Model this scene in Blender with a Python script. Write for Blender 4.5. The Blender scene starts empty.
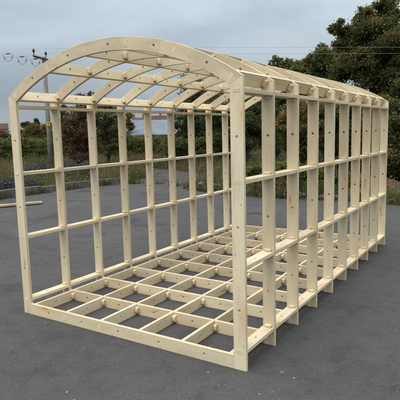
import bpy, math, random
import numpy as np
from mathutils import Vector, Matrix
random.seed(7); rng = np.random.default_rng(7)
scn = bpy.context.scene
COL = scn.collection

# ------------------------------------------------------------------ camera
CAM = Vector((1.5091, -2.9019, 1.6813))
YAW, PITCH, ROLL, FPX = -0.570349, -0.136797, -0.02492, 489.71
fwd = Vector((math.sin(YAW)*math.cos(PITCH), math.cos(YAW)*math.cos(PITCH), math.sin(PITCH)))
r0 = Vector((math.cos(YAW), -math.sin(YAW), 0)); u0 = r0.cross(fwd)
rgt = r0*math.cos(ROLL) + u0*math.sin(ROLL); upv = -r0*math.sin(ROLL) + u0*math.cos(ROLL)
cd = bpy.data.cameras.new('camera'); cam = bpy.data.objects.new('camera', cd); COL.objects.link(cam)
M = Matrix((rgt, upv, -fwd)).transposed().to_4x4(); M.translation = CAM
cam.matrix_world = M
cd.sensor_width = 36; cd.lens = FPX/400*36; cd.clip_end = 3000; cd.clip_start = .05
scn.camera = cam

def at(px, py, D):
    """point seen in direction px,py of the survey photo at horizontal distance D (survey helper)"""
    d = rgt*((px-200)/FPX) + upv*((200-py)/FPX) + fwd
    return CAM + d*(D/math.hypot(d.x, d.y))

# ------------------------------------------------------------------ helpers
def tag(o, label=None, cat=None, group=None, kind=None):
    if label: o['label'] = label
    if cat: o['category'] = cat
    if group: o['group'] = group
    if kind: o['kind'] = kind
    return o
def empty(name, loc):
    o = bpy.data.objects.new(name, None); o.empty_display_size = .2; COL.objects.link(o); o.location = loc; return o
def link(name, me, parent=None, mw=None):
    o = bpy.data.objects.new(name, me); COL.objects.link(o)
    if mw is not None: o.matrix_world = mw
    if parent is not None:
        o.parent = parent; o.matrix_parent_inverse = Matrix.Translation(parent.location).inverted()
    return o
class MB:
    def __init__(s): s.v = []; s.f = []; s.mi = []
    def add(s, vs, fs, mi=0):
        b = len(s.v); s.v += [tuple(p) for p in vs]; s.f += [tuple(b+i for i in f) for f in fs]; s.mi += [mi]*len(fs)
    def box(s, c, d, rz=0, mi=0, taper=1.0):
        cx, cy, cz = c; hx, hy, hz = d[0]/2, d[1]/2, d[2]/2; ca, sa = math.cos(rz), math.sin(rz)
        vs = []
        for z, k in ((-hz, 1), (hz, taper)):
            for x, y in ((-hx, -hy), (hx, -hy), (hx, hy), (-hx, hy)):
                x *= k; y *= k
                vs.append((cx+x*ca-y*sa, cy+x*sa+y*ca, cz+z))
        s.add(vs, [(3,2,1,0),(4,5,6,7),(0,1,5,4),(1,2,6,5),(2,3,7,6),(3,0,4,7)], mi)
    def tube(s, pts, rad, n=8, mi=0, cap=True):
        pts = [Vector(p) for p in pts]
        if not hasattr(rad, '__len__'): rad = [rad]*len(pts)
        rings = []; ref = None
        for i, p in enumerate(pts):
            t = (pts[min(i+1, len(pts)-1)] - pts[max(i-1, 0)]).normalized()
            if ref is None: ref = Vector((0,0,1)) if abs(t.z) < .9 else Vector((1,0,0))
            a = t.cross(ref).normalized(); b = a.cross(t).normalized(); ref = b
            rings.append([p + (a*math.cos(2*math.pi*k/n) + b*math.sin(2*math.pi*k/n))*rad[i] for k in range(n)])
        vs = [q for r in rings for q in r]; fs = []
        for i in range(len(pts)-1):
            for k in range(n):
                fs.append((i*n+k, i*n+(k+1) % n, (i+1)*n+(k+1) % n, (i+1)*n+k))
        if cap:
            fs.append(tuple(range(n-1, -1, -1))); fs.append(tuple((len(pts)-1)*n+k for k in range(n)))
        s.add(vs, fs, mi)
    def mesh(s, name, mats, smooth=False):
        me = bpy.data.meshes.new(name); me.from_pydata(s.v, [], s.f)
        for m in (mats if isinstance(mats, (list, tuple)) else [mats]): me.materials.append(m)
        me.polygons.foreach_set('material_index', s.mi)
        if smooth: me.polygons.foreach_set('use_smooth', [True]*len(me.polygons))
        me.update(); return me
    def build(s, name, mats, parent=None, smooth=False):
        return link(name, s.mesh(name, mats, smooth), parent)

# ------------------------------------------------------------------ node helpers
class NT:
    def __init__(s, name):
        s.m = bpy.data.materials.new(name); s.m.use_nodes = True; s.t = s.m.node_tree; s.n = s.t.nodes
        s.b = s.n['Principled BSDF']; s.out = s.n['Material Output']
    def new(s, ty, **kw):
        n = s.n.new(ty)
        for k, v in kw.items(): setattr(n, k, v)
        return n
    def put(s, sock, val):
        if isinstance(val, bpy.types.NodeSocket): s.t.links.new(val, sock)
        elif val is not None: sock.default_value = val
    def math(s, op, a, b=None, c=None, clamp=False):
        n = s.new('ShaderNodeMath', operation=op, use_clamp=clamp); s.put(n.inputs[0], a)
        if b is not None: s.put(n.inputs[1], b)
        if c is not None: s.put(n.inputs[2], c)
        return n.outputs[0]
    def noise(s, vec, scale, detail=3, rough=.55, out=0):
        n = s.new('ShaderNodeTexNoise'); s.put(n.inputs['Vector'], vec); n.inputs['Scale'].default_value = scale
        n.inputs['Detail'].default_value = detail; n.inputs['Roughness'].default_value = rough; return n.outputs[out]
    def voro(s, vec, scale, out='Distance', rnd=1.0, feature='F1'):
        n = s.new('ShaderNodeTexVoronoi', feature=feature); s.put(n.inputs['Vector'], vec); n.inputs['Scale'].default_value = scale
        n.inputs['Randomness'].default_value = rnd; return n.outputs[out]
    def vmul(s, vec, k):
        n = s.new('ShaderNodeVectorMath', operation='MULTIPLY'); s.put(n.inputs[0], vec); n.inputs[1].default_value = k; return n.outputs[0]
    def vadd(s, a, b):
        n = s.new('ShaderNodeVectorMath', operation='ADD'); s.put(n.inputs[0], a); s.put(n.inputs[1], b); return n.outputs[0]
    def ramp(s, fac, stops):
        n = s.new('ShaderNodeValToRGB'); s.put(n.inputs[0], fac); e = n.color_ramp.elements
        while len(e) < len(stops): e.new(.5)
        for el, (p, c) in zip(e, stops):
            el.position = p; el.color = (*c, 1) if hasattr(c, '__len__') else (c, c, c, 1)
        return n.outputs[0]
    def mix(s, fac, a, b, mode='MIX'):
        n = s.new('ShaderNodeMix', data_type='RGBA', blend_type=mode, clamp_factor=True)
        s.put(n.inputs[0], fac)
        for i, v in ((6, a), (7, b)):
            if hasattr(v, '__len__') and not isinstance(v, bpy.types.NodeSocket): v = (*v, 1) if len(v) == 3 else v
            s.put(n.inputs[i], v)
        return n.outputs[2]
    def bump(s, h, strength, dist):
        n = s.new('ShaderNodeBump'); s.put(n.inputs['Height'], h); n.inputs['Strength'].default_value = strength
        n.inputs['Distance'].default_value = dist; s.put(s.b.inputs['Normal'], n.outputs[0])
    def fin(s, col=None, rough=None, spec=None):
        if col is not None: s.put(s.b.inputs['Base Color'], (*col, 1) if isinstance(col, tuple) else col)
        if rough is not None: s.put(s.b.inputs['Roughness'], rough)
        if spec is not None: s.b.inputs['Specular IOR Level'].default_value = spec
        return s.m

# ------------------------------------------------------------------ materials
def wood(name, arch=False, end=False):
    N = NT(name); tc = N.new('ShaderNodeTexCoord').outputs['Object']; oi = N.new('ShaderNodeObjectInfo').outputs['Random']
    if arch:
        sp = N.new('ShaderNodeSeparateXYZ'); N.put(sp.inputs[0], tc)
        ang = N.math('ARCTAN2', sp.outputs[0], sp.outputs[1]); al = N.math('MULTIPLY', ang, 2.06)
        # straight-grained planks sawn to the curve: chord direction per plank
        ln = N.math('SQRT', N.math('ADD', N.math('MULTIPLY', sp.outputs[0], sp.outputs[0]), N.math('MULTIPLY', sp.outputs[1], sp.outputs[1])))
        fr = N.math('SUBTRACT', N.math('FRACT', N.math('ADD', N.math('MULTIPLY', ang, 1.6), .5)), .5)
        ac = N.math('ADD', ln, N.math('MULTIPLY', N.math('MULTIPLY', fr, fr), -.4))
        cb = N.new('ShaderNodeCombineXYZ'); N.put(cb.inputs[0], al); N.put(cb.inputs[1], ac); N.put(cb.inputs[2], sp.outputs[2]); tc = cb.outputs[0]
    off = N.new('ShaderNodeCombineXYZ'); N.put(off.inputs[0], N.math('MULTIPLY', oi, 71.3)); N.put(off.inputs[1], N.math('MULTIPLY', oi, 13.7)); N.put(off.inputs[2], N.math('MULTIPLY', oi, 5.1))
    v = N.vadd(tc, off.outputs[0])
    # knots: sparse cells; the grain flows round them
    kv = N.vmul(v, (2.6, 13, 9)); kd = N.voro(kv, 1.0); kr = N.voro(kv, 1.0, 'Color')
    ksel = N.new('ShaderNodeSeparateColor'); N.put(ksel.inputs[0], kr)
    kon = N.math('GREATER_THAN', ksel.outputs[0], .40)
    big = N.math('MULTIPLY', N.math('SUBTRACT', 1, N.math('DIVIDE', kd, .5, clamp=True)), kon)
    sp2 = N.new('ShaderNodeSeparateXYZ'); N.put(sp2.inputs[0], v)
    warp = N.noise(N.vmul(v, (1.3, 9, 9)), 1.0, 2)
    y = N.math('ADD', N.math('ADD', sp2.outputs[1], N.math('MULTIPLY', warp, .10)), N.math('MULTIPLY', big, .022))
    y = N.math('ADD', y, N.math('MULTIPLY', sp2.outputs[2], .6))
    ringv = N.math('FRACT', N.math('MULTIPLY', y, 72))
    ring = N.ramp(ringv, [(0, .0), (.55, .25), (.88, 1.0), (1, 0.1)])
    fine = N.noise(N.vmul(v, (3, 260, 260)), 1.0, 3, .6)
    low = N.noise(N.vmul(v, (.9, 7, 7)), 1.0, 3)
    col = N.mix(N.math('MULTIPLY', ring, .50), (.735, .685, .515), (.515, .425, .265))
    col = N.mix(N.math('MULTIPLY', fine, .22), col, (.66, .52, .32))
    col = N.mix(N.ramp(low, [(.38, 0), (.72, .5)]), col, (.76, .61, .38))
    # blue-grey weathering and grubby handling marks
    dirt = N.noise(N.vmul(v, (2.2, 10, 10)), 1.0, 5, .65)
    col = N.mix(N.ramp(dirt, [(.50, 0), (.72, .55)]), col, (.44, .37, .265))
    hv = N.math('MULTIPLY_ADD', N.math('FRACT', N.math('MULTIPLY', oi, 37.7)), .30, .76)
    col = N.mix(1.0, col, N.ramp(hv, [(0, 0.0), (1, 1.0)]), 'MULTIPLY')
    warm = N.math('FRACT', N.math('MULTIPLY', oi, 91.1))
    col = N.mix(N.math('MULTIPLY', warm, .25), col, (.74, .56, .32))
    # knot faces
    kc = N.ramp(kd, [(0, (.10, .045, .02)), (.07, (.20, .10, .045)), (.14, (.42, .25, .11)), (.2, (.6, .42, .22))])
    krad = N.math('MULTIPLY_ADD', ksel.outputs[1], .10, .05)
    kf = N.math('MULTIPLY', N.ramp(N.math('DIVIDE', kd, krad), [(.75, 1.0), (1.0, .0)]), kon)
    col = N.mix(N.math('MULTIPLY', kf, .8), col, kc)
    halo = N.ramp(kd, [(.05, .6), (.5, 0)])
    col = N.mix(N.math('MULTIPLY', halo, kon), col, (.60, .39, .17))
    pv = N.vmul(v, (20, 42, 30)); pd = N.voro(pv, 1.0); pc = N.new('ShaderNodeSeparateColor'); N.put(pc.inputs[0], N.voro(pv, 1.0, 'Color'))
    pf = N.math('MULTIPLY', N.ramp(pd, [(.10, .75), (.22, 0)]), N.math('GREATER_THAN', pc.outputs[0], .86))
    col = N.mix(pf, col, (.27, .15, .07))
    if arch: col = N.mix(N.ramp(N.noise(N.vmul(v, (2.5, 6, 6)), 1.0, 4, .6), [(.38, 0), (.62, .5)]), col, (.40, .34, .24))
    if end: col = N.mix(.18, col, (.66, .45, .22))
    N.bump(N.math('ADD', ring, fine), .12, .002)
    return N.fin(col, .62, .3)
WOOD = wood('planed_spruce'); WOODA = wood('planed_spruce_curved', arch=True); WOODE = wood('spruce_end_grain', end=True)

def tarmac_mat():
    N = NT('worn_tarmac'); tc = N.new('ShaderNodeTexCoord').outputs['Object']
    agg = N.voro(tc, 95, 'Color'); sc = N.new('ShaderNodeSeparateColor'); N.put(sc.inputs[0], agg)
    patch = N.noise(tc, .55, 5, .6); mid = N.noise(tc, 5, 5, .7); fine = N.noise(tc, 60, 3, .7)
    c = N.mix(N.ramp(patch, [(.35, 0), (.68, 1)]), (.049, .050, .053), (.072, .073, .077))
    c = N.mix(N.ramp(mid, [(.42, 0), (.7, .5)]), c, (.088, .087, .087))
    c = N.mix(N.ramp(mid, [(.30, .55), (.45, 0)]), c, (.033, .033, .035))
    c = N.mix(N.ramp(sc.outputs[0], [(.5, 0), (1, .3)]), c, (.105, .104, .103))
    c = N.mix(N.ramp(sc.outputs[1], [(.6, 0), (1, .35)]), c, (.026, .026, .028))
    # chippings and litter
    gv = N.voro(tc, 9); g = N.new('ShaderNodeSeparateColor'); N.put(g.inputs[0], N.voro(tc, 9, 'Color'))
    c = N.mix(N.math('MULTIPLY', N.ramp(gv, [(.07, .8), (.11, 0)]), N.math('GREATER_THAN', g.outputs[0], .82)), c, (.23, .22, .21))
    gv2 = N.voro(tc, 26); g2 = N.new('ShaderNodeSeparateColor'); N.put(g2.inputs[0], N.voro(tc, 26, 'Color'))
    c = N.mix(N.math('MULTIPLY', N.ramp(gv2, [(.13, .7), (.2, 0)]), N.math('GREATER_THAN', g2.outputs[0], .93)), c, (.17, .165, .16))
    # oil and damp stains
    st = N.noise(N.vadd(tc, (3.3, 8.1, 0)), 1.1, 3, .5)
    c = N.mix(N.ramp(st, [(.58, 0), (.70, .6)]), c, (.022, .022, .024))
    ms = N.noise(N.vadd(tc, (9.1, 2.7, 0)), .8, 6, .7)
    c = N.mix(N.ramp(ms, [(.60, 0), (.74, .45)]), c, (.075, .064, .048))
    # leaf dust and moss towards the far edge
    N.bump(N.math('ADD', N.math('MULTIPLY', sc.outputs[0], .6), fine), .55, .006)
    return N.fin(c, .88, .22)
def simple(name, a, b, scale, rough=.8, detail=5, bump=None, spec=.3):
    N = NT(name); tc = N.new('ShaderNodeTexCoord').outputs['Object']
    f = N.noise(tc, scale, detail, .65); c = N.mix(N.ramp(f, [(.35, 0), (.68, 1)]), a, b)
    if bump: N.bump(N.noise(tc, scale*3, 4, .7), .6, bump)
    return N.fin(c, rough, spec)
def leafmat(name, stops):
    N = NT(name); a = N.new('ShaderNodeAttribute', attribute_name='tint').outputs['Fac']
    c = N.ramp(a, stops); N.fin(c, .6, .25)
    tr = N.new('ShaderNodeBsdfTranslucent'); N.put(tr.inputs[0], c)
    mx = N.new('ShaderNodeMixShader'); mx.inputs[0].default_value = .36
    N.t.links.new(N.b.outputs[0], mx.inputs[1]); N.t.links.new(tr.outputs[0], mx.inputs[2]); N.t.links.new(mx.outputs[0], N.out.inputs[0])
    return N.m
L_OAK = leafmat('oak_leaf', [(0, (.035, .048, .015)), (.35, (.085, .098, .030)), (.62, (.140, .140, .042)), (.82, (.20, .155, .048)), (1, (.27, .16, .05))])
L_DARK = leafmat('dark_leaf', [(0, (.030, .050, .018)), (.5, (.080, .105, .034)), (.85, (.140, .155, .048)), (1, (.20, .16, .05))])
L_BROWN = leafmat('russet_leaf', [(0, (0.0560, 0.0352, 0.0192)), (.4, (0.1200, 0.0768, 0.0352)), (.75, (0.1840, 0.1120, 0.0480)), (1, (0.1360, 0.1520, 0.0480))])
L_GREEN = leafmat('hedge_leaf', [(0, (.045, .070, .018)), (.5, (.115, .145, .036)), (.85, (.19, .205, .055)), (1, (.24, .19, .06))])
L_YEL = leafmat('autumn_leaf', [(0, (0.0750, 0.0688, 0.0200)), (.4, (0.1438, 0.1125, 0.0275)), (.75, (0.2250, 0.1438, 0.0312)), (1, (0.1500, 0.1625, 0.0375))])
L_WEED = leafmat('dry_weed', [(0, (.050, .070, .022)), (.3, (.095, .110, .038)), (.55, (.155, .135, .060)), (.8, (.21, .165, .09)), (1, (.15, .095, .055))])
BARK = simple('bark', (.035, .03, .024), (.085, .07, .055), 9, .9, bump=.02)
EARTH = simple('rough_earth', (.045, .045, .022), (.085, .078, .04), 1.3, .95, bump=.05, spec=0.0)
BANK = simple('leaf_littered_soil', (.05, .032, .02), (.15, .09, .055), 9, .95, bump=.04)
CONC = simple('old_concrete', (.085, .083, .072), (.17, .165, .145), 4, .9, bump=.01)
STONE = simple('rubble_stone', (.07, .07, .065), (.17, .165, .15), 6, .9, bump=.02)
POLEW = simple('weathered_pole_wood', (.15, .145, .13), (.25, .24, .22), 6, .85, bump=.01)
STEEL = simple('galvanised_steel', (.10, .10, .105), (.16, .16, .17), 12, .5)
PORC = simple('brown_porcelain', (.05, .04, .035), (.10, .08, .07), 10, .25)
WIREM = simple('weathered_wire', (.20, .235, .28), (.25, .28, .32), 5, .6)
YELLOW = simple('yellow_sign_paint', (.62, .50, .02), (.70, .58, .03), 8, .5)
BLACK = simple('black_paint', (.012, .012, .012), (.02, .02, .02), 8, .6)
TARP = simple('black_sheeting', (.006, .006, .007), (.024, .025, .028), 5, .7, spec=.25, bump=.05)
PLANK = simple('rough_sawn_plank', (.34, .26, .165), (.50, .40, .27), 5, .8)
SHEET = None
def roofsheet():
    N = NT('blue_grey_roof_sheet'); tc = N.new('ShaderNodeTexCoord').outputs['Object']
    f = N.noise(tc, .8, 4, .6); c = N.mix(N.ramp(f, [(.3, 0), (.7, 1)]), (.115, .155, .21), (.17, .21, .265))
    c = N.mix(N.ramp(N.noise(N.vmul(tc, (3, .3, .3)), 1, 3), [(.55, 0), (.75, .3)]), c, (.10, .105, .11))
    return N.fin(c, .55, .4)
SHEET = roofsheet()
def brickmat():
    N = NT('red_brick'); tc = N.new('ShaderNodeTexCoord').outputs['Object']
    n = N.new('ShaderNodeTexBrick'); sp = N.new('ShaderNodeSeparateXYZ'); N.put(sp.inputs[0], tc); cb = N.new('ShaderNodeCombineXYZ')
    N.put(cb.inputs[0], N.math('ADD', sp.outputs[0], sp.outputs[1])); N.put(cb.inputs[1], sp.outputs[2]); N.put(n.inputs['Vector'], cb.outputs[0])
    n.inputs['Color1'].default_value = (.20, .075, .045, 1); n.inputs['Color2'].default_value = (.28, .11, .065, 1); n.inputs['Mortar'].default_value = (.25, .21, .18, 1)
    n.inputs['Scale'].default_value = 2.2; return N.fin(n.outputs[0], .9)
BRICK = brickmat()
TILE = simple('clay_roof_tile', (.050, .026, .022), (.082, .043, .034), 3, .85)
SLATE = simple('grey_slate', (.045, .04, .042), (.075, .065, .066), 3, .7)
RENDERW = simple('white_render', (.60, .59, .55), (.70, .69, .66), 2, .9)
GLASS = simple('window_glass', (.02, .025, .03), (.04, .05, .06), 2, .1, spec=.6)

# ------------------------------------------------------------------ the timber frame
W, S, H, RISE, PW, SH, T = 2.4, 0.48588, 2.0446, 0.3737, 0.0985, 0.103, 0.028
NR = 10
R_ = (1.2**2 + RISE**2)/(2*RISE); ZC = H + RISE - R_; A0 = math.asin(1.2/R_)
RI = R_ - PW; ai = math.asin((1.2-PW)/RI); HI = ZC + RI*math.cos(ai)
BEV = .0016
dg = None
def plate(name, outline, holes, mats, t=T, bev=BEV):
    cu = bpy.data.curves.new(name, 'CURVE'); cu.dimensions = '2D'; cu.fill_mode = 'BOTH'
    cu.extrude = t/2 - bev; cu.bevel_depth = bev; cu.bevel_resolution = 0; cu.offset = -bev
    def area(p): return sum(p[i][0]*p[(i+1) % len(p)][1] - p[(i+1) % len(p)][0]*p[i][1] for i in range(len(p)))
    for i, p in enumerate([outline] + holes):
        if (area(p) > 0) == (i == 0): pass
        else: p = p[::-1]
        s = cu.splines.new('POLY'); s.points.add(len(p)-1)
        for q, pt in zip(p, s.points): pt.co = (q[0], q[1], 0, 1)
        s.use_cyclic_u = True
    o = bpy.data.objects.new(name, cu); COL.objects.link(o)
    bpy.context.view_layer.update()
    me = bpy.data.meshes.new_from_object(o.evaluated_get(bpy.context.evaluated_depsgraph_get()))
    bpy.data.objects.remove(o); bpy.data.curves.remove(cu)
    me.name = name; me.materials.clear()
    for m in (mats if isinstance(mats, list) else [mats]): me.materials.append(m)
    me.polygons.foreach_set('material_index', [0]*len(me.polygons))
    me.polygons.foreach_set('use_smooth', [False]*len(me.polygons)); me.update()
    return me
def circ(x, y, r, n=16): return [(x+r*math.cos(2*math.pi*k/n), y+r*math.sin(2*math.pi*k/n)) for k in range(n)]
def rrect(x, y, a, b, r=0, rot=0):
    ca, sa = math.cos(rot), math.sin(rot); P = []
    if r == 0: P = [(-a, -b), (a, -b), (a, b), (-a, b)]
    else:
        for cx, cy, s0 in ((a-r, b-r, 0), (-a+r, b-r, 90), (-a+r, -b+r, 180), (a-r, -b+r, 270)):
            P += [(cx + r*math.cos(math.radians(s0+q)), cy + r*math.sin(math.radians(s0+q))) for q in (0, 22.5, 45, 67.5, 90)]
    return [(x+p*ca-q*sa, y+p*sa+q*ca) for p, q in P]
def frame(o, u, v):
    u, v = Vector(u), Vector(v); n = u.cross(v)
    m = Matrix((u, v, n)).transposed().to_4x4(); m.translation = Vector(o); return m
RAILZ = [.138, .746, 1.343, 1.951]
JX = [-0.1375 - .425*k for k in range(6)]
AP = [.22, .66, 1.11]; PAS = [s*math.asin(x/(R_-PW/2)) for s in (-1, 1) for x in AP]
HR = .0105
root = empty('timber_frame', (-1.2, 4.5*S, 0))
tag(root, 'pale new timber frame of arched ribs, rails and floor joists standing on tarmac', 'timber frame')
# post: u up, v towards the inside
hl = [circ(z, PW/2, HR) for z in (.44, 1.03, 1.647)]
post_me = plate('post', [(0, 0), (H, 0), (HI, PW), (0, PW)], hl, WOOD)
sill_me = plate('sill', [(-W+PW, 0), (-PW, 0), (-PW, SH), (-W+PW, SH)],
                [circ((JX[k]+JX[k+1])/2, SH/2, HR) for k in range(5)], WOOD)
def arch_seg(a, b):
    n = 26; o = []
    for k in range(n+1):
        t = a + (b-a)*k/n; o.append((R_*math.sin(t), R_*math.cos(t)))
    def inner(t):
        t2 = t*ai/A0 if abs(t) > .262 else t*(1 + (ai/A0-1)*0)
        if abs(t) > .262: t2 = math.copysign(.262 + (abs(t)-.262)*(ai-.262)/(A0-.262), t)
        return (RI*math.sin(t2), RI*math.cos(t2))
    for k in range(n, -1, -1): o.append(inner(a + (b-a)*k/n))
    ho = []
    rm = R_ - PW/2
    for t in sorted(PAS):
        pass
    ts = sorted(PAS)
    for t in [(ts[i]+ts[i+1])/2 for i in range(5)]:
        t += .02
        if a+.02 < t < b-.02: ho.append(circ(rm*math.sin(t), rm*math.cos(t), HR))
    return plate('arch_segment', o, ho, WOODA)
cut = [-A0, -.262, .262, A0]
arch_me = [arch_seg(cut[i], cut[i+1]) for i in range(3)]
for k in range(NR):
    y = k*S + T/2
    link('post', post_me, root, frame((0, y, 0), (0, 0, 1), (-1, 0, 0)))
    link('post', post_me, root, frame((-W, y, 0), (0, 0, 1), (1, 0, 0)))
    link('sill', sill_me, root, frame((0, y, 0), (1, 0, 0), (0, 0, 1)))
    for me in arch_me: link('arch_segment', me, root, frame((-W/2, y, ZC), (1, 0, 0), (0, 0, 1)))
# bay boards: u along the wagon, tenons through the ribs, a rounded lug beside the neighbouring board
def bay_board(name, hw, first, last, holes, lug=True, lt=.030, lr=.012, lp=.034):
    th = .0245
    o = [(T, -hw), (S, -hw), (S, -th), (S+T*(1 if last else .5), -th), (S+T*(1 if last else .5), th), (S, th), (S, hw), (T, hw)]
    o += [(T, th), (-.0011 if first else T*.55, th), (-.0011 if first else T*.55, -th), (T, -th)]
    me = plate(name, o, holes, [WOOD, WOODE])
    if lug and not first:
        lg = plate('lug', rrect((T-lp)/2, 0, (T+lp)/2, .028, lr), [], [WOOD, WOODE], lt, .004)
        import bmesh
        bm = bmesh.new(); bm.from_mesh(me); n0 = len(bm.verts); f0 = len(bm.faces)
        bm.from_mesh(lg); bm.verts.ensure_lookup_table(); bm.faces.ensure_lookup_table()
        for v in bm.verts[n0:]: v.co.z += T*.5+lt*.5+.0005
        for f in bm.faces[f0:]:
            if f.normal.x < -.4: f.material_index = 1
        bm.to_mesh(me); bm.free(); bpy.data.meshes.remove(lg)
    return me
def trio(name, hw, holes, *k): return [bay_board(name, hw, True, False, holes, True, *k), bay_board(name, hw, False, False, holes, True, *k), bay_board(name, hw, False, True, holes, True, *k)]
jm = trio('joist', .050, [circ(S*.54, 0, HR)], .030, .018, .034)
pm = trio('purlin', .049, [circ(S*.52, .002, HR)], .030, .012, .028)
rm_ = trio('rail', .0465, [circ(S*.52, 0, HR)], .020, .010, .026)
def jig(m):
    return Matrix.Translation((random.gauss(0, .0009), random.gauss(0, .0006), random.gauss(0, .0011))) @ m @ Matrix.Rotation(random.gauss(0, .0022), 4, 'Z')
def pick(l, k): return l[0] if k == 0 else l[2] if k == NR-2 else l[1]
for k in range(NR-1):
    y = k*S
    for x in JX: link('joist', pick(jm, k), root, jig(frame((x, y, SH/2), (0, 1, 0), (0, 0, 1))))
    for t in PAS:
        r = R_ - PW/2
        link('purlin', pick(pm, k), root, jig(frame((-W/2 + r*math.sin(t), y, ZC + r*math.cos(t)), (0, 1, 0), (math.sin(t), 0, math.cos(t)))))
    for x in (-PW/2 + .001, -W + PW/2 - .001):
        for i, z in enumerate(RAILZ):
            link('rail', pick(rm_, k), root, jig(frame((x, y, z), (0, 1, 0), (-1, 0, 0) if i < 2 or (i == 2 and k % 2) else (1, 0, 0))))

# ------------------------------------------------------------------ ground
def sheet(name, pts, z, mat, kind='structure'):
    me = bpy.data.meshes.new(name); me.from_pydata([(p[0], p[1], z) for p in pts], [], [tuple(range(len(pts)))])
    me.materials.append(mat); o = link(name, me); tag(o, kind=kind); return o
sheet('ground', [(-1500, -1500), (1500, -1500), (1500, 1500), (-1500, 1500)], -.012, EARTH)
def gp(px, py):
    d = rgt*((px-200)/FPX) + upv*((200-py)/FPX) + fwd
    q = CAM - d*(CAM.z/d.z); return (q.x, q.y)
kerb = [gp(-60, 211), gp(-25, 203.5), gp(0, 199), gp(20, 196), gp(45, 192.7), gp(75, 188.6), gp(100, 185.8), gp(124, 184)]
edge = [(-26, -6), (-12, -1)] + kerb + [(-8.6, 9.95), (-7.6, 9.7), (-6.3, 9.0), (-5.0, 8.5), (-3.6, 8.35), (-2.3, 8.4), (-1.2, 8.5), (-.4, 8.2), (1.2, 7.4), (4, 6.2), (16, 2)]
tar = sheet('tarmac', edge + [(20, -30), (-26, -30)], 0, tarmac_mat())
# a pale tarmac track that leaves the yard between kerb and rubble
sheet('track', [(-9.6, 9.4), (-6.9, 9.15), (-7.6, 12.4), (-9.2, 14.2), (-13.5, 16.2), (-14.3, 15.2), (-10.6, 12.6)], -.004, simple('pale_track', (.055, .055, .05), (.09, .088, .08), 1.5, .95, spec=.05))

# ------------------------------------------------------------------ foliage
def quads_mesh(name, V, F4, tint, mat):
    me = bpy.data.meshes.new(name); nv, nf = len(V), len(F4)
    me.vertices.add(nv); me.vertices.foreach_set('co', V.astype(np.float32).ravel())
    me.loops.add(nf*4); me.loops.foreach_set('vertex_index', F4.astype(np.int32).ravel())
    me.polygons.add(nf); me.polygons.foreach_set('loop_start', np.arange(0, nf*4, 4, dtype=np.int32))
    a = me.attributes.new('tint', 'FLOAT', 'POINT'); a.data.foreach_set('value', tint.astype(np.float32))
    me.materials.append(mat); me.update(calc_edges=True); me.validate(); return me
def leaves(P, size, tint):
    n = len(P)
    d = rng.normal(size=(n, 3)); d[:, 2] -= .3; d /= np.linalg.norm(d, axis=1)[:, None]
    e = rng.normal(size=(n, 3)); e -= d*np.sum(e*d, 1)[:, None]; e /= np.linalg.norm(e, axis=1)[:, None]
    nn = np.cross(d, e)
    s = size*rng.uniform(.55, 1.35, n)[:, None]
    V = np.stack([P - d*s*.6, P + e*s*.34 + nn*s*.12, P + d*s*.6, P - e*s*.34 + nn*s*.12], 1).reshape(-1, 3)
    return V, np.arange(n*4).reshape(-1, 4), np.repeat(tint, 4)
def crown_points(blobs, dens, clump=.30, sparse=0.0, tintbase=(.45, .2)):
    PS, TS, CC = [], [], []
    for c, r in blobs:
        nc = max(7, int(34*(1-sparse)))
        q = rng.normal(size=(nc, 3)); q /= np.linalg.norm(q, axis=1)[:, None]
        q *= (rng.uniform(.12, 1, nc)**.42)[:, None]*rng.uniform(.82, 1.16, nc)[:, None]
        q[:, 2] *= .95
        cen = np.array(c) + q*r
        keep = cen[:, 2] > .12; cen = cen[keep]; q = q[keep]
        m = max(6, int(dens/nc))
        for ci, qi in zip(cen, q):
            CC.append(ci)
            rr = r*clump*rng.uniform(.6, 1.35)
            k = max(4, int(m*rng.uniform(.5, 1.5)))
            off = rng.normal(size=(k, 3))*rr*np.array([.62, .62, .45])
            p = ci + off; PS.append(p)
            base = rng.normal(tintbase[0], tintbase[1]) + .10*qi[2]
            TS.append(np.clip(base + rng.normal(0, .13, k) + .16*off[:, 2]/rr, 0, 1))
    P = np.concatenate(PS); Tn = np.concatenate(TS); ok = P[:, 2] > .02
    return P[ok], Tn[ok], CC
def px_blobs(bl, D, jit=.5):
    out = []
    for px, py, r in bl:
        p = at(px, py, D); k = (p-CAM).dot(fwd)/FPX
        rr = r*k
        p = p + Vector((math.sin(YAW), math.cos(YAW), 0))*random.uniform(-jit, jit)*rr
        out.append(((p.x, p.y, max(p.z, .25*rr)), rr))
    return out
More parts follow.
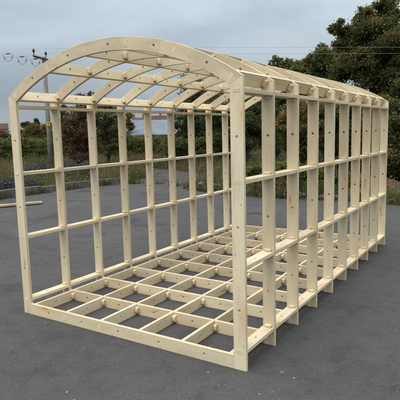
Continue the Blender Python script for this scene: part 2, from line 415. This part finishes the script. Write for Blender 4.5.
def tree(name, label, cat, bl, D, mat, dens=7.0, leaf=.085, trunk_px=None, clump=.30, sparse=0., tint=(.45, .2), group=None, tr=None, limbs=14, twigs=0):
    blobs = px_blobs(bl, D)
    cx = sum(b[0][0]*b[1]**2 for b in blobs)/sum(b[1]**2 for b in blobs); cy = sum(b[0][1]*b[1]**2 for b in blobs)/sum(b[1]**2 for b in blobs)
    if trunk_px is not None: q = at(trunk_px, 150, D); cx, cy = q.x, q.y
    rt = empty(name, (cx, cy, -.012)); tag(rt, label, cat, group)
    Vs, Fs, Ts, CCs, b = [], [], [], [], 0
    for (c, r), (_, _, rp) in zip(blobs, bl):
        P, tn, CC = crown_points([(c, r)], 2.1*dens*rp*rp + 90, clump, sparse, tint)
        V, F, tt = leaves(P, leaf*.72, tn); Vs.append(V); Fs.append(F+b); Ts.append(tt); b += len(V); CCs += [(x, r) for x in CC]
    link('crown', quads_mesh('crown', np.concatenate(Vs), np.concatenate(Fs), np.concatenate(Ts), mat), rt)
    mb = MB(); top = max(c[2] for c, r in blobs); tr = tr or max(.05, top*.03)
    hz = top*.55
    stem = [Vector((cx + random.uniform(-.06, .06)*i*top*.15, cy + random.uniform(-.06, .06)*i*top*.15, -.05 + (top*.92)*i/5)) for i in range(6)]
    mb.tube(stem, [tr*(1.15-.19*i) for i in range(6)], 8)
    for x, r in random.sample(CCs, min(limbs + twigs, len(CCs))):
        x = Vector(x); f = random.uniform(.25, .85); s0 = stem[0].lerp(stem[-1], f)
        if x.z < s0.z: s0 = stem[0].lerp(stem[-1], min(f, max(.05, x.z/top*.6)))
        md = s0.lerp(x, .5) + Vector((random.uniform(-.1, .1), random.uniform(-.1, .1), .10))*r
        e = x + (x-md)*.06
        mb.tube([s0, md, x, e], [tr*.42*(1.1-f), tr*.26*(1.1-f), tr*.09*(1.1-f)+.003, .002], 5)
    o = mb.build('trunk', BARK, rt, True)
    return rt
TL = tree
# right side and behind the frame
TL('oak_tree', 'tall olive-brown autumn tree at the right edge, rising to the top of the picture', 'tree',
   [(374, 30, 24), (352, 40, 15), (401, 38, 28), (338, 29, 9), (386, 12, 14), (366, 18, 12), (375, 68, 27), (347, 66, 17), (412, 78, 30), (392, 95, 26)], 17, L_OAK, 12, .085, 384, .27, tint=(.42, .2), tr=.19, limbs=34)
TL('hedgerow_tree', 'shorter dark green tree just left of the tall autumn tree, above the roof line', 'tree',
   [(322, 60, 12), (311, 60, 7), (330, 76, 17), (308, 78, 11), (298, 88, 10), (318, 92, 15), (322, 52, 7), (336, 58, 9), (298, 74, 10), (312, 68, 10), (340, 48, 8)], 19, L_DARK, 12, .085, 322, .27, tint=(.62, .2), limbs=18)
TL('hedgerow_tree', 'small sparse green tree whose top just clears the middle of the frame roof', 'tree',
   [(284, 66, 7), (271, 69, 6), (293, 74, 8), (279, 80, 11), (268, 96, 17), (290, 100, 18), (255, 108, 14), (277, 62, 6), (289, 66, 7), (299, 66, 7), (283, 74, 10), (303, 76, 10), (268, 80, 9)], 22, L_DARK, 12, .10, 276, .28, tint=(.6, .2), limbs=16)
TL('shrub', 'olive brown shrub seen between the right-hand posts behind the frame', 'shrub',
   [(300, 112, 15), (312, 128, 17), (288, 128, 13), (300, 145, 15), (325, 110, 14)], 16, L_OAK, 13, .07, 303, .28, tint=(.55, .24))
TL('shrub', 'dense dark green shrub at the right edge beyond the last rib', 'shrub',
   [(394, 128, 26), (388, 158, 20), (378, 112, 20), (408, 152, 28), (398, 176, 14), (376, 176, 13)], 14, L_DARK, 15, .07, 392, .26, tint=(.5, .22))
TL('shrub', 'brownish green shrub behind the far right posts of the frame', 'shrub',
   [(342, 118, 18), (355, 138, 18), (336, 146, 15), (360, 165, 14), (344, 168, 11)], 16.5, L_OAK, 14, .075, 348, .27, tint=(.30, .2))
TL('hedgerow_tree', 'dark green tree behind the front right post of the frame', 'tree',
   [(232, 104, 18), (248, 122, 18), (216, 118, 16), (262, 128, 15), (240, 142, 15), (222, 140, 14), (275, 140, 13), (270, 115, 14)], 21, L_DARK, 13, .09, 240, .27, tint=(.42, .2))
TL('hedgerow_tree', 'dark tree rising behind the middle arches, right of the blue shed', 'tree',
   [(194, 92, 14), (188, 80, 8), (206, 98, 17), (186, 114, 13), (180, 128, 11), (200, 122, 16), (190, 140, 11), (212, 135, 13)], 26, L_DARK, 12, .10, 196, .27, tint=(.45, .2))
TL('hedgerow_tree', 'rounded dark green tree left of the blue shed', 'tree',
   [(107, 113, 12), (117, 124, 10), (104, 130, 13), (120, 138, 9), (108, 104, 6), (98, 118, 7), (112, 146, 11)], 24, L_DARK, 14, .085, 108, .27, tint=(.66, .2))
TL('shrub', 'tall russet bush with bare twiggy top beside the utility pole', 'shrub',
   [(77, 118, 13), (73, 137, 13), (86, 110, 9), (88, 132, 11), (82, 98, 6), (91, 95, 4), (78, 150, 13), (92, 148, 9), (66, 128, 7)], 22, L_BROWN, 12, .075, 80, .27, tint=(.42, .2), twigs=20)
TL('conifer', 'small dark conifer between the utility pole and the russet bush', 'tree', [(64, 107, 4), (63, 114, 6), (64, 123, 7), (65, 133, 7)], 34, L_DARK, 18, .10, 64, .25, tint=(.3, .15))
TL('shrub', 'orange-yellow autumn bush above the left hedge beside the pole', 'shrub', [(34, 130, 7), (24, 132, 6), (42, 129, 7), (50, 131, 7), (57, 136, 6), (20, 139, 6), (30, 139, 7), (41, 139, 7), (52, 140, 7)], 36, L_YEL, 18, .10, 36, .28, tint=(.35, .22))
TL('shrub', 'brown bramble bush below the distant house at the left edge', 'shrub', [(4, 136, 6), (13, 137, 5), (-6, 135, 7)], 36, L_BROWN, 18, .10, 5, .28, tint=(.6, .2))
TL('distant_tree', 'pointed dark tree on the skyline left of the pole', 'tree', [(36, 120.5, 2.2), (36, 124, 3.4), (35.5, 128, 4)], 80, L_DARK, 60, .25, 36, .28, tint=(.3, .12), limbs=4)
TL('distant_tree', 'low round dark tree on the skyline behind the left front post', 'tree', [(27, 124, 3), (23, 125, 2.6), (31, 126, 3)], 80, L_DARK, 60, .25, 27, .28, tint=(.4, .12), limbs=4)
TL('distant_tree', 'small yellow tree beside the roofs above the blue shed', 'tree', [(129, 116, 3.5), (128, 122, 4.5), (131, 127, 4)], 70, L_YEL, 40, .2, 129, .28, tint=(.6, .15), limbs=4)
def hedge(label, x0, x1, ytop, ybot, D, mat, tint, dens=9):
    bl = []; x = x0
    while x < x1:
        r = random.uniform(5, 7.5)
        yy = ytop + r + random.uniform(-1, 1.5)
        while yy < ybot + r*.5: bl.append((x, yy, r)); yy += r*1.1
        x += r*1.05
    return TL('hedge', label, 'hedge', bl, D, mat, dens, .085, None, .32, tint=tint, limbs=20, tr=.04)
hedge('clipped-looking green hedge at the left, in front of the orange bush', -10, 60, 138, 158, 30, L_GREEN, (.5, .18), 13)
hedge('bright green hedge in front of the blue-roofed shed', 118, 178, 134, 149, 31, L_GREEN, (.5, .2), 13)
hedge('dark green hedge behind the far left posts', 172, 250, 138, 160, 24, L_DARK, (.5, .2), 12)
hedge('tall far hedge line closing the view behind the right-hand trees', 236, 420, 118, 152, 33, L_DARK, (.5, .2), 9)
hedge('dark scrubby hedge behind the russet bush and the rounded tree', 56, 126, 132, 152, 32, L_GREEN, (.3, .2), 10)
lows = [(255, 168, 8, .5), (268, 172, 7, .7), (284, 168, 8, .6), (300, 172, 8, .5), (316, 170, 9, .65), (333, 174, 9, .5), (352, 182, 8, .4)]
nm = ['between the first and second right posts', 'behind the second right post', 'between the second and third right posts', 'behind the third right post', 'behind the fourth right post', 'behind the fifth right post', 'behind the seventh right post']
for (px, py, r, t), n in zip(lows, nm):
    TL('low_shrub', 'low leafy green shrub at the yard edge ' + n, 'shrub', [(px, py, r), (px-r*.8, py+3, r*.6), (px+r*.8, py+4, r*.6)], 12.6, L_GREEN, 16, .055, px, .3, tint=(t, .2), group='low shrubs along the yard edge', limbs=8, tr=.02)

# weeds and grass: nobody could count these
def weeds(name, pts, hmin, hmax, tint, wid=.012, lean=.35):
    n = len(pts); P = np.concatenate([pts, np.full((n, 1), -.015)], 1)
    a = rng.uniform(0, 2*np.pi, n); sd = np.stack([np.cos(a), np.sin(a), 0*a], 1)
    b = rng.uniform(0, 2*np.pi, n); ld = np.stack([np.cos(b), np.sin(b), 0*b], 1)*rng.uniform(0, lean, n)[:, None]
    h = (hmin + (hmax-hmin)*rng.uniform(0, 1, n)**1.8)[:, None]; w = wid*rng.uniform(.6, 1.6, n)[:, None]
    up = np.array([0, 0, 1.])
    m = P + (up*.55 + ld*.35)*h; t = P + (up + ld)*h
    V = np.stack([P-sd*w, P+sd*w, m+sd*w*.8, m-sd*w*.8, t+sd*w*.2, t-sd*w*.2], 1).reshape(-1, 3)
    i = np.arange(n)[:, None]*6
    F = np.concatenate([i+np.array([[0, 1, 2, 3]]), i+np.array([[3, 2, 4, 5]])], 0)
    o = link(name, quads_mesh(name, V, F, np.repeat(tint, 6), L_WEED)); tag(o, kind='stuff'); return o
def inside(p, poly):
    x, y = p[:, 0], p[:, 1]; c = np.zeros(len(p), bool); j = len(poly)-1
    for i in range(len(poly)):
        xi, yi = poly[i]; xj, yj = poly[j]
        c ^= ((yi > y) != (yj > y)) & (x < (xj-xi)*(y-yi)/(yj-yi+1e-12)+xi); j = i
    return c
tarpoly = edge + [(20, -30), (-26, -30)]
trackpoly = [(-9.6, 9.0), (-6.9, 9.0), (-7.6, 12.4), (-9.2, 14.2), (-13.5, 16.2), (-14.3, 15.2), (-10.6, 12.6)]
def scatter(n, dmin, dmax, a0, a1):
    d = np.sqrt(rng.uniform(dmin**2, dmax**2, n)); px = rng.uniform(a0, a1, n)
    ang = YAW + np.arctan((px-200)/FPX)
    p = np.stack([CAM.x + d*np.sin(ang), CAM.y + d*np.cos(ang)], 1)
    ok = ~inside(p, tarpoly) & ~inside(p, trackpoly)
    for hx, hy, hr in HEAPS: ok &= (np.hypot(p[:, 0]-hx, p[:, 1]-hy) > hr) | (rng.uniform(0, 1, n) < .05)
    return p[ok]
def hz(px, D): q = at(px, 150, D); return (q.x, q.y)
HEAPS = [hz(13, 15.8) + (.75,), hz(36, 15.8) + (.5,), hz(-8, 15.8) + (.5,), hz(34, 20.5) + (.75,), hz(76, 19.2) + (.8,), hz(76, 18) + (.6,), hz(34, 19) + (.6,), hz(13, 15.0) + (.6,)]
p = scatter(110000, 9, 34, -60, 430)
def lumps(p): return np.sin(p[:, 0]*.9)+np.sin(p[:, 1]*1.3+p[:, 0]*.4)+np.sin(p[:, 0]*.31-p[:, 1]*.53)
pn = lumps(p)
weeds('grass', p, .06, .40, np.clip(.42 + .15*pn + rng.normal(0, .14, len(p)), 0, 1), .010, .8)
p = scatter(26000, 11, 32, -60, 300); pn = lumps(p*1.7); p = p[pn > -.2]
weeds('tall_dead_stems', p, .25, .85, np.clip(rng.normal(.74, .16, len(p)), 0, 1), .008, .45)
# leafy weeds: docks, willowherb, seed heads in soft clumps
cl = scatter(8500, 10.5, 33, -60, 430); P3, T3 = [], []
for (x, y), q in zip(cl, lumps(cl*1.3)):
    k = 20; h = max(.12, random.gauss(.34 + .09*q, .13)); o = rng.normal(size=(k, 3))*np.array([.13, .13, 0]); o[:, 2] = h*rng.uniform(.1, 1.05, k)
    P3.append(np.array([x, y, 0]) + o); T3.append(np.clip(rng.normal(random.choice([.08, .15, .3, .45, .75]), .1, k), 0, 1))
V, F, tt = leaves(np.concatenate(P3), .052, np.concatenate(T3))
tag(link('leafy_weeds', quads_mesh('leafy_weeds', V, F, tt, L_WEED)), kind='stuff')
# tufts growing in the joint along the yard edge
ee = []
for i in range(3, len(edge)-3):
    a, b2 = edge[i], edge[i+1]
    for _ in range(420):
        t = random.random(); ee.append((a[0]+(b2[0]-a[0])*t + random.gauss(0, .10), a[1]+(b2[1]-a[1])*t + abs(random.gauss(0, .16))))
ee = np.array(ee); cl = np.array([math.sin(x*3.1)+math.sin(x*7.3+1)+math.sin(y*5) for x, y in ee]); ee = ee[cl > .1]
weeds('edge_grass', ee, .05, .26, np.clip(rng.normal(.15, .12, len(ee)), 0, 1), .008, .7)

lv = []
for i in range(3, len(edge)-3):
    a, b2 = edge[i], edge[i+1]
    for _ in range(60):
        t = random.random(); k = abs(random.gauss(0, .7)); lv.append((a[0]+(b2[0]-a[0])*t + k*.35, a[1]+(b2[1]-a[1])*t - k, .006))
for _ in range(70): lv.append((random.uniform(-6, 2.5), random.uniform(-1.5, 7), .006))
lv = np.array([p_ for p_ in lv if inside(np.array([p_[:2]]), tarpoly)[0]])
V, F, tt = leaves(lv, .034, np.clip(rng.normal(.8, .15, len(lv)), 0, 1)); V[:, 2] = .004 + np.abs(V[:, 2]-.006)*.25
tag(link('fallen_leaves', quads_mesh('fallen_leaves', V, F, tt, L_WEED)), kind='stuff')

# ------------------------------------------------------------------ kerb, rubble, heaps, plank
def along(poly, step):
    out = []; acc = 0
    for a, b in zip(poly, poly[1:]):
        a, b = Vector(a), Vector(b); L = (b-a).length; t = acc
        while t < L: out.append((a.lerp(b, t/L), math.atan2(b.y-a.y, b.x-a.x))); t += step
        acc = t-L
    return out
mb = MB()
for q, ang in along([(x-.06, y+.06) for x, y in kerb], .62):
    mb.box((q.x + random.gauss(0, .015), q.y + random.gauss(0, .015), .085 + random.gauss(0, .012)), (.60, .17, .24), ang + random.gauss(0, .02), taper=.965)
tag(mb.build('low_kerb_wall', CONC), 'low broken concrete kerb wall along the left edge of the yard', 'kerb wall')
def rock(mb, c, r, sq=.7, mi=0, sub=2):
    import bmesh
    bm = bmesh.new(); bmesh.ops.create_icosphere(bm, subdivisions=sub, radius=1)
    ph = [random.uniform(0, 6) for _ in range(6)]; sx, sy, sz = (random.uniform(.7, 1.2) for _ in range(3))
    vs = []
    for v in bm.verts:
        k = 1 + .16*math.sin(2.3*v.co.x+ph[0]) + .14*math.sin(3.1*v.co.y+ph[1]) + .12*math.sin(3.7*v.co.z+ph[2])
        k = min(k, 1.08)
        vs.append((c[0]+v.co.x*r*k*sx, c[1]+v.co.y*r*k*sy, c[2]+v.co.z*r*k*sz*sq))
    fs = [tuple(v.index for v in f.verts) for f in bm.faces]; bm.free(); mb.add(vs, fs, mi)
mb = MB()
for q, ang in along([(-6.7, 9.55), (-5.0, 8.95), (-3.6, 8.8), (-2.3, 8.85), (-1.2, 8.95)], .17):
    for z in (.05, .17):
        if random.random() < (.95 if z < .1 else .55):
            rock(mb, (q.x+random.gauss(0, .07), q.y+random.gauss(0, .09), z), random.uniform(.06, .12))
tag(mb.build('rubble_wall', STONE), 'low line of grey rubble stones along the back edge of the yard', 'rubble wall')
def heap(name, label, cat, px0, px1, ytop, D, mat, stones=0, depth=.6):
    pa, pb = at(px0, 150, D), at(px1, 150, D); c = (pa+pb)/2; c.z = 0; L = (pb-pa).length
    h = at((px0+px1)/2, ytop, D).z
    ux = (pb-pa); ux.z = 0; ux.normalize(); uy = Vector((-ux.y, ux.x, 0))
    n, m = 44, 26; ph = [random.uniform(0, 6) for _ in range(8)]; vs = []; fs = []
    for j in range(m+1):
        for i in range(n+1):
            s, t = i/n*2-1, j/m*2-1; r = math.sqrt(s*s+t*t)
            z = h*max(0, 1-r**2.2)**.55*(1 + .16*math.sin(3.2*s+ph[0]) + .07*math.sin(6*s+2*t+ph[1]))
            z += .07*h*(math.sin(15*s+ph[2]+6*t)*math.sin(11*t+ph[3]) + .6*math.sin(29*s+ph[4])*math.sin(23*t+9*s+ph[5])) * max(0, 1-r)
            p_ = c + ux*s*L/2 + uy*t*L*depth/2; vs.append((p_.x, p_.y, z-.03))
    for j in range(m):
        for i in range(n): fs.append((j*(n+1)+i, j*(n+1)+i+1, (j+1)*(n+1)+i+1, (j+1)*(n+1)+i))
    rt = empty(name, (c.x, c.y, 0)); tag(rt, label, cat)
    a = MB(); a.add(vs, fs); a.build('sheeting', mat, rt, True)
    if stones:
        b = MB()
        for _ in range(stones):
            s, t = random.uniform(-.75, .75), random.uniform(-.9, .1)
            r = min(1, math.hypot(s, t)); z = h*max(0, 1-r**2.2)**.55
            p_ = c + ux*s*L/2 + uy*t*L*depth/2; rock(b, (p_.x, p_.y, z-.012), random.uniform(.022, .055), .45, 0, 1)
        b.build('stones', CONC, rt)
heap('sheeted_heap', 'black sheeted heap behind the kerb left of the pole', 'heap', 14, 50, 163, 21, TARP, 3)
heap('sheeted_heap', 'black sheeted heap just right of the utility pole', 'heap', 55, 95, 159, 19.5, TARP, 3)
heap('sheeted_heap', 'dark heap with pale stones behind the kerb at the left edge', 'heap', -14, 40, 175.5, 15.8, TARP, 16, .35)
# soil bank at the right
mbk = MB(); n = 30; vs = []; fs = []
for j in range(13):
    for i in range(n+1):
        x = -1.9 + i/n*5.5; t = j/12; yy = 8.75 - .42*max(0, x+.6) + t*3
        vs.append((x, yy, -.02 + .55*math.sin(math.pi*min(1, t*1.25))**.8*(.75+.2*math.sin(x*2.7)+.1*math.sin(x*7+t*5)) + random.gauss(0, .012)))
for j in range(12):
    for i in range(n): fs.append((j*(n+1)+i, j*(n+1)+i+1, (j+1)*(n+1)+i+1, (j+1)*(n+1)+i))
mbk.add(vs, fs); tag(mbk.build('soil_bank', BANK, None, True), kind='structure')
# plank lying on the tarmac
a, b = Vector((-8.42, 5.22, 0)), Vector((-9.75, 2.9, 0)); ang = math.atan2(b.y-a.y, b.x-a.x)
mb = MB(); mid = (a+b)/2; mb.box((mid.x, mid.y, .045), ((b-a).length, .15, .05), ang)
for k in (.22, .78):
    q = a.lerp(b, k); mb.box((q.x, q.y, .010), (.07, .16, .02), ang, taper=.9)
o = mb.build('plank', PLANK); bv = o.modifiers.new('bevel', 'BEVEL'); bv.width = .004
tag(o, 'rough sawn timber plank lying on the tarmac at the left edge', 'plank')

# ------------------------------------------------------------------ utility pole and wires
DP = 22.0
bp = at(51.5, 172, DP); tp = at(45.2, 71.5, DP)
pole = empty('utility_pole', (bp.x, bp.y, 0)); tag(pole, 'grey wooden utility pole with crossarm and yellow warning plate', 'utility pole')
px_, py_ = bp.x, bp.y; zt = tp.z
mb = MB(); mb.tube([(px_, py_, -.1), (px_, py_, zt*.5), (px_, py_, zt)], [.108, .098, .088], 14); mb.build('shaft', POLEW, pole, True)
ca, cb_ = at(33.3, 55.8, DP-.6), at(48.5, 59.8, DP+.2)
ca.z += 0; xdir = (cb_-ca).normalized()
mb = MB(); mb.tube([ca, cb_], .055, 4); mb.tube([Vector((px_, py_, zt-.05)), Vector((px_, py_, (ca.z+cb_.z)/2+.05))], .09, 10); mb.build('crossarm', STEEL, pole)
mids = (ca+cb_)/2
def insul(p, h=.20):
    m = MB(); m.tube([p, p+Vector((0, 0, h*.4)), p+Vector((0, 0, h*.42)), p+Vector((0, 0, h*.6)), p+Vector((0, 0, h*.62)), p+Vector((0, 0, h*.85)), p+Vector((0, 0, h))], [.016, .016, .05, .035, .055, .04, .02], 10)
    m.build('pin_insulator', PORC, pole, True)
ia = ca + xdir*.04; ib = at(46.0, 57.5, DP+.1)
insul(ia + Vector((0, 0, .05)), .24); insul(ib + Vector((0, 0, .02)), .22)
sg = at(47.6, 124, DP); tocam = Vector((CAM.x-px_, CAM.y-py_, 0)).normalized(); sidev = Vector((-tocam.y, tocam.x, 0))
c = Vector((px_, py_, sg.z)) + tocam*.125
def vplate(c, w, h, d, name, mat, par):
    m = MB(); vs = []
    for dd in (0, d):
        for s, t in ((-1, -1), (1, -1), (1, 1), (-1, 1)): vs.append(c + sidev*s*w/2 + Vector((0, 0, t*h/2)) + tocam*dd)
    m.add(vs, [(0, 1, 2, 3), (7, 6, 5, 4), (0, 4, 5, 1), (1, 5, 6, 2), (2, 6, 7, 3), (3, 7, 4, 0)]); return m.build(name, mat, par)
plt_ = vplate(c, .13, .17, .006, 'warning_plate', YELLOW, pole)
# black lightning flash on the plate
fl = [(-.01, .07), (.035, .07), (.01, .015), (.04, .015), (-.02, -.08), (.0, -.01), (-.035, -.01)]
m = MB(); vs = [c + tocam*.009 + sidev*x*.75 + Vector((0, 0, z*.75)) for x, z in fl]; m.add(vs, [tuple(range(len(fl)))])
fo = m.build('flash_mark', BLACK); fo.parent = plt_
def sag(a, b, s, n=24): return [a.lerp(b, i/n) - Vector((0, 0, 4*s*(i/n)*(1-i/n))) for i in range(n+1)]
def wire(label, pts, r=.006, extra=None, group='overhead wires'):
    r *= .45
    m = MB(); m.tube(pts, r, 5); o = m.build('overhead_wire', WIREM); tag(o, label, 'wire', group)
    return o
# three conductors coming in from the left, dead-ended on strain insulators with jumper loops
spec = [((-40, 62), (11.5, 53.5), (12.5, 58)), ((-40, 67), (25.5, 56.5), (26.5, 60.5)), ((-40, 71), (39, 58.6), (39.5, 63.2))]
ends = [at(33.4, 53, DP-.6), at(33.6, 56, DP-.6), at(44.5, 58.8, DP)]
wl = ['upper', 'middle', 'lower']
for i, ((l, (qx, qy), _), e) in enumerate(zip(spec, ends)):
    e = at(qx+1.5, qy-.3, DP-.4)
    far = at(l[0], qy + 1.0 + 1.2*i, DP+1.5)
    pts = sag(far, e, .05)
    o = wire(f'{wl[i]} wire with a strain insulator and hanging jumper loop running left from the pole', pts, .007)
    m = MB(); s0 = at(qx-6, qy+.4, DP-.4); s1 = at(qx-1.2, qy+.1, DP-.4)
    m.tube([s0.lerp(s1, k/6) for k in range(7)], [.010, .024, .018, .026, .018, .024, .010], 8)
    io = m.build('strain_insulator', PORC, None, True); io.parent = o
    m = MB(); j0 = at(qx-8.5, qy+.6, DP-.4); j1 = at(qx+1.5, qy-.2, DP-.4)
    jl = [j0.lerp(j1, k/16) - Vector((0, 0, .30*math.sin(math.pi*k/16)**.6)) for k in range(17)]
    m.tube(jl, .010, 5)
    for q in (jl[2], jl[14]): m.tube([q-Vector((0, 0, .045)), q+Vector((0, 0, .045))], .028, 6)
    jo = m.build('jumper_loop', WIREM); jo.parent = o
wire('taut tail wire joining the three dead-ended conductors to the crossarm', sag(at(-30, 57.5, DP), ia+Vector((0, 0, .05)), .02), .006)
DR = 16.0
wire('upper of two wires crossing the sky behind the roof to the right', sag(ia+Vector((0, 0, .27)), at(470, 47.2, 12.5), -.02, 40), .0065)
wire('lower of two wires crossing the sky behind the roof to the right', sag(ib+Vector((0, 0, .2)), at(470, 53.0, 12.5), .03, 40), .0065)
for k, (y0, y1) in enumerate(((94, 98), (107, 112), (121, 122))):
    wire(('highest', 'middle', 'lowest')[k] + ' of three thin distant wires low in the sky at the left', sag(at(-60, y0, 60), at(190, y1, 62), .12), .011, group='distant wires')

# ------------------------------------------------------------------ far buildings
def building(name, label, px0, px1, yeave, yridge, D, depth, wallm, roofm, chim=(), wins=0, gable=False, cat='house'):
    a, b = at(px0, 131, D), at(px1, 131, D); a.z = b.z = 0
    ux = (b-a); L = ux.length; ux.normalize(); uy = Vector((-ux.y, ux.x, 0)); mid = (a+b)/2
    ze = at((px0+px1)/2, yeave, D).z; zr = at((px0+px1)/2, yridge, D + depth/2).z
    rt = empty(name, (mid.x, mid.y, 0)); tag(rt, label, cat)
    P = lambda s, t, z: a + ux*(s*L) + uy*(t*depth) + Vector((0, 0, z))
    m = MB(); m.add([P(0,0,0), P(1,0,0), P(1,1,0), P(0,1,0), P(0,0,ze), P(1,0,ze), P(1,1,ze), P(0,1,ze), P(0,.5,zr-.08), P(1,.5,zr-.08)],
          [(0,1,5,4), (1,2,6,9,5), (2,3,7,6), (3,0,4,8,7)]); m.build('wall', wallm, rt)
    o = .04; e = (zr-ze)*.10
    m = MB(); th = Vector((0, 0, -.12))
    top = [P(-o/2, -.06, ze-e), P(1+o/2, -.06, ze-e), P(1+o/2, .5, zr), P(-o/2, .5, zr), P(1+o/2, 1.06, ze-e), P(-o/2, 1.06, ze-e)]
    m.add(top + [t+th for t in top], [(0,1,2,3), (3,2,4,5), (7,6,9,8), (8,9,11,10), (0,6,7,1), (4,10,11,5), (1,7,8,2), (2,8,10,4), (3,9,6,0), (5,11,9,3)])
    if roofm is SHEET:      # raised sheet ribs and roof lights
        for k in range(1, 40):
            s = k/40; q0 = P(s, -.05, ze-e*.9+.02); q1 = P(s, .49, zr+.01); m.tube([q0, q1], .016, 4)
    rf = m.build('roof', roofm, rt)
    for s in chim:
        m = MB(); q = P(s, .5, zr); m.box((q.x, q.y, zr+.35), (.7, .55, 1.3), math.atan2(ux.y, ux.x)); m.tube([q+Vector((0, 0, .95)), q+Vector((0, 0, 1.35))], .13, 8)
        c_ = m.build('chimney', BRICK); c_.parent = rf
    for i in range(wins):
        s = (i+.7)/(wins+.4); w, h = .9, 1.1
        for zz in ((ze*.30, ze*.72) if ze > 3.5 else (ze*.5,)):
            c_ = P(s, 0, zz) - uy*.03
            m = MB(); f = .06
            def q(x, z, d=0): return c_ + ux*x + Vector((0, 0, z)) - uy*d
            for (x0, x1, z0, z1) in ((-w/2-f, w/2+f, h/2, h/2+f), (-w/2-f, w/2+f, -h/2-f, -h/2), (-w/2-f, -w/2, -h/2, h/2), (w/2, w/2+f, -h/2, h/2), (-.03, .03, -h/2, h/2)):
                vs = [q(x0, z0), q(x1, z0), q(x1, z1), q(x0, z1), q(x0, z0, .05), q(x1, z0, .05), q(x1, z1, .05), q(x0, z1, .05)]
                m.add(vs, [(4,5,6,7), (0,1,5,4), (1,2,6,5), (2,3,7,6), (3,0,4,7)])
            fo = m.build('window', RENDERW, rt)
            g = MB(); g.add([q(-w/2, -h/2, .012), q(w/2, -h/2, .012), q(w/2, h/2, .012), q(-w/2, h/2, .012)], [(0, 1, 2, 3)]); go = g.build('pane', GLASS); go.parent = fo
    return rt
building('shed', 'long low shed with blue-grey sheet roof and brick wall seen between the left posts', 126, 176, 133.2, 120.0, 70, 9, BRICK, SHEET, wins=0, cat='shed')
building('house', 'distant brick house with chimneys above the left end of the blue shed', 132, 147, 121.5, 117.5, 150, 8, BRICK, SLATE, (.15, .8), 3)
building('house', 'distant house with red tiled roof above the right end of the blue shed', 152, 170, 120.5, 115.5, 150, 8, BRICK, TILE, (.5,), 3)
building('house', 'distant pale house with dark red roof at the left edge', -12, 8.5, 128.5, 123.5, 170, 9, RENDERW, TILE, (.3,), 4)

# ------------------------------------------------------------------ sky and light
SUN_EL, SUN_AZ = math.radians(60), math.radians(195)     # azimuth clockwise from +Y
w = bpy.data.worlds.new('World'); scn.world = w; w.use_nodes = True
nt = w.node_tree; N = nt.nodes; Lk = nt.links; bg = N['Background']
sky = N.new('ShaderNodeTexSky'); sky.sky_type = 'NISHITA'; sky.sun_disc = False; sky.sun_elevation = SUN_EL; sky.sun_rotation = SUN_AZ
sky.air_density = 1.2; sky.dust_density = 2.0
def wm(op, a, b):
    n = N.new('ShaderNodeMath'); n.operation = op
    for i, v in enumerate((a, b)):
        if isinstance(v, bpy.types.NodeSocket): Lk.new(v, n.inputs[i])
        else: n.inputs[i].default_value = v
    return n.outputs[0]
tc = N.new('ShaderNodeTexCoord'); sx = N.new('ShaderNodeSeparateXYZ'); Lk.new(tc.outputs['Generated'], sx.inputs[0])
mp = N.new('ShaderNodeMapping'); mp.inputs['Scale'].default_value = (1, 1, 3.2); Lk.new(tc.outputs['Generated'], mp.inputs[0])
n1 = N.new('ShaderNodeTexNoise'); n1.inputs['Scale'].default_value = 2.3; n1.inputs['Detail'].default_value = 5; n1.inputs['Roughness'].default_value = .5; n1.inputs['Distortion'].default_value = .3; Lk.new(mp.outputs[0], n1.inputs[0])
rp = N.new('ShaderNodeValToRGB'); Lk.new(n1.outputs[0], rp.inputs[0])
e = rp.color_ramp.elements; e[0].position = .33; e[0].color = (2.85, 3.45, 4.0, 1); e[1].position = .66; e[1].color = (4.5, 5.1, 5.6, 1)
zen = wm('MULTIPLY', wm('POWER', wm('MAXIMUM', sx.outputs[2], 0.0), 1.2), 3.7)
gain = wm('ADD', zen, .95)
cm = N.new('ShaderNodeMix'); cm.data_type = 'RGBA'; cm.blend_type = 'MIX'; cm.inputs[0].default_value = .92
nz = N.new('ShaderNodeMix'); nz.data_type = 'RGBA'; nz.inputs[7].default_value = (4.75, 4.7, 4.6, 1)
mr = N.new('ShaderNodeMapRange'); mr.inputs[1].default_value = .22; mr.inputs[2].default_value = .6; Lk.new(sx.outputs[2], mr.inputs[0]); Lk.new(mr.outputs[0], nz.inputs[0])
Lk.new(rp.outputs[0], nz.inputs[6]); Lk.new(sky.outputs[0], cm.inputs[6]); Lk.new(nz.outputs[2], cm.inputs[7])
vm = N.new('ShaderNodeVectorMath'); vm.operation = 'SCALE'; Lk.new(cm.outputs[2], vm.inputs[0]); Lk.new(gain, vm.inputs['Scale'])
Lk.new(vm.outputs[0], bg.inputs[0]); bg.inputs[1].default_value = .1
sd = bpy.data.lights.new('sun', 'SUN'); sd.energy = 1.95; sd.angle = math.radians(35); sd.color = (1, .95, .86)
so = bpy.data.objects.new('sun', sd); COL.objects.link(so)
dirv = Vector((math.sin(SUN_AZ)*math.cos(SUN_EL), math.cos(SUN_AZ)*math.cos(SUN_EL), math.sin(SUN_EL)))
so.rotation_euler = dirv.to_track_quat('Z', 'Y').to_euler()

scn.view_settings.view_transform = 'Standard'; scn.view_settings.look = 'None'; scn.view_settings.exposure = 0; scn.view_settings.gamma = 1
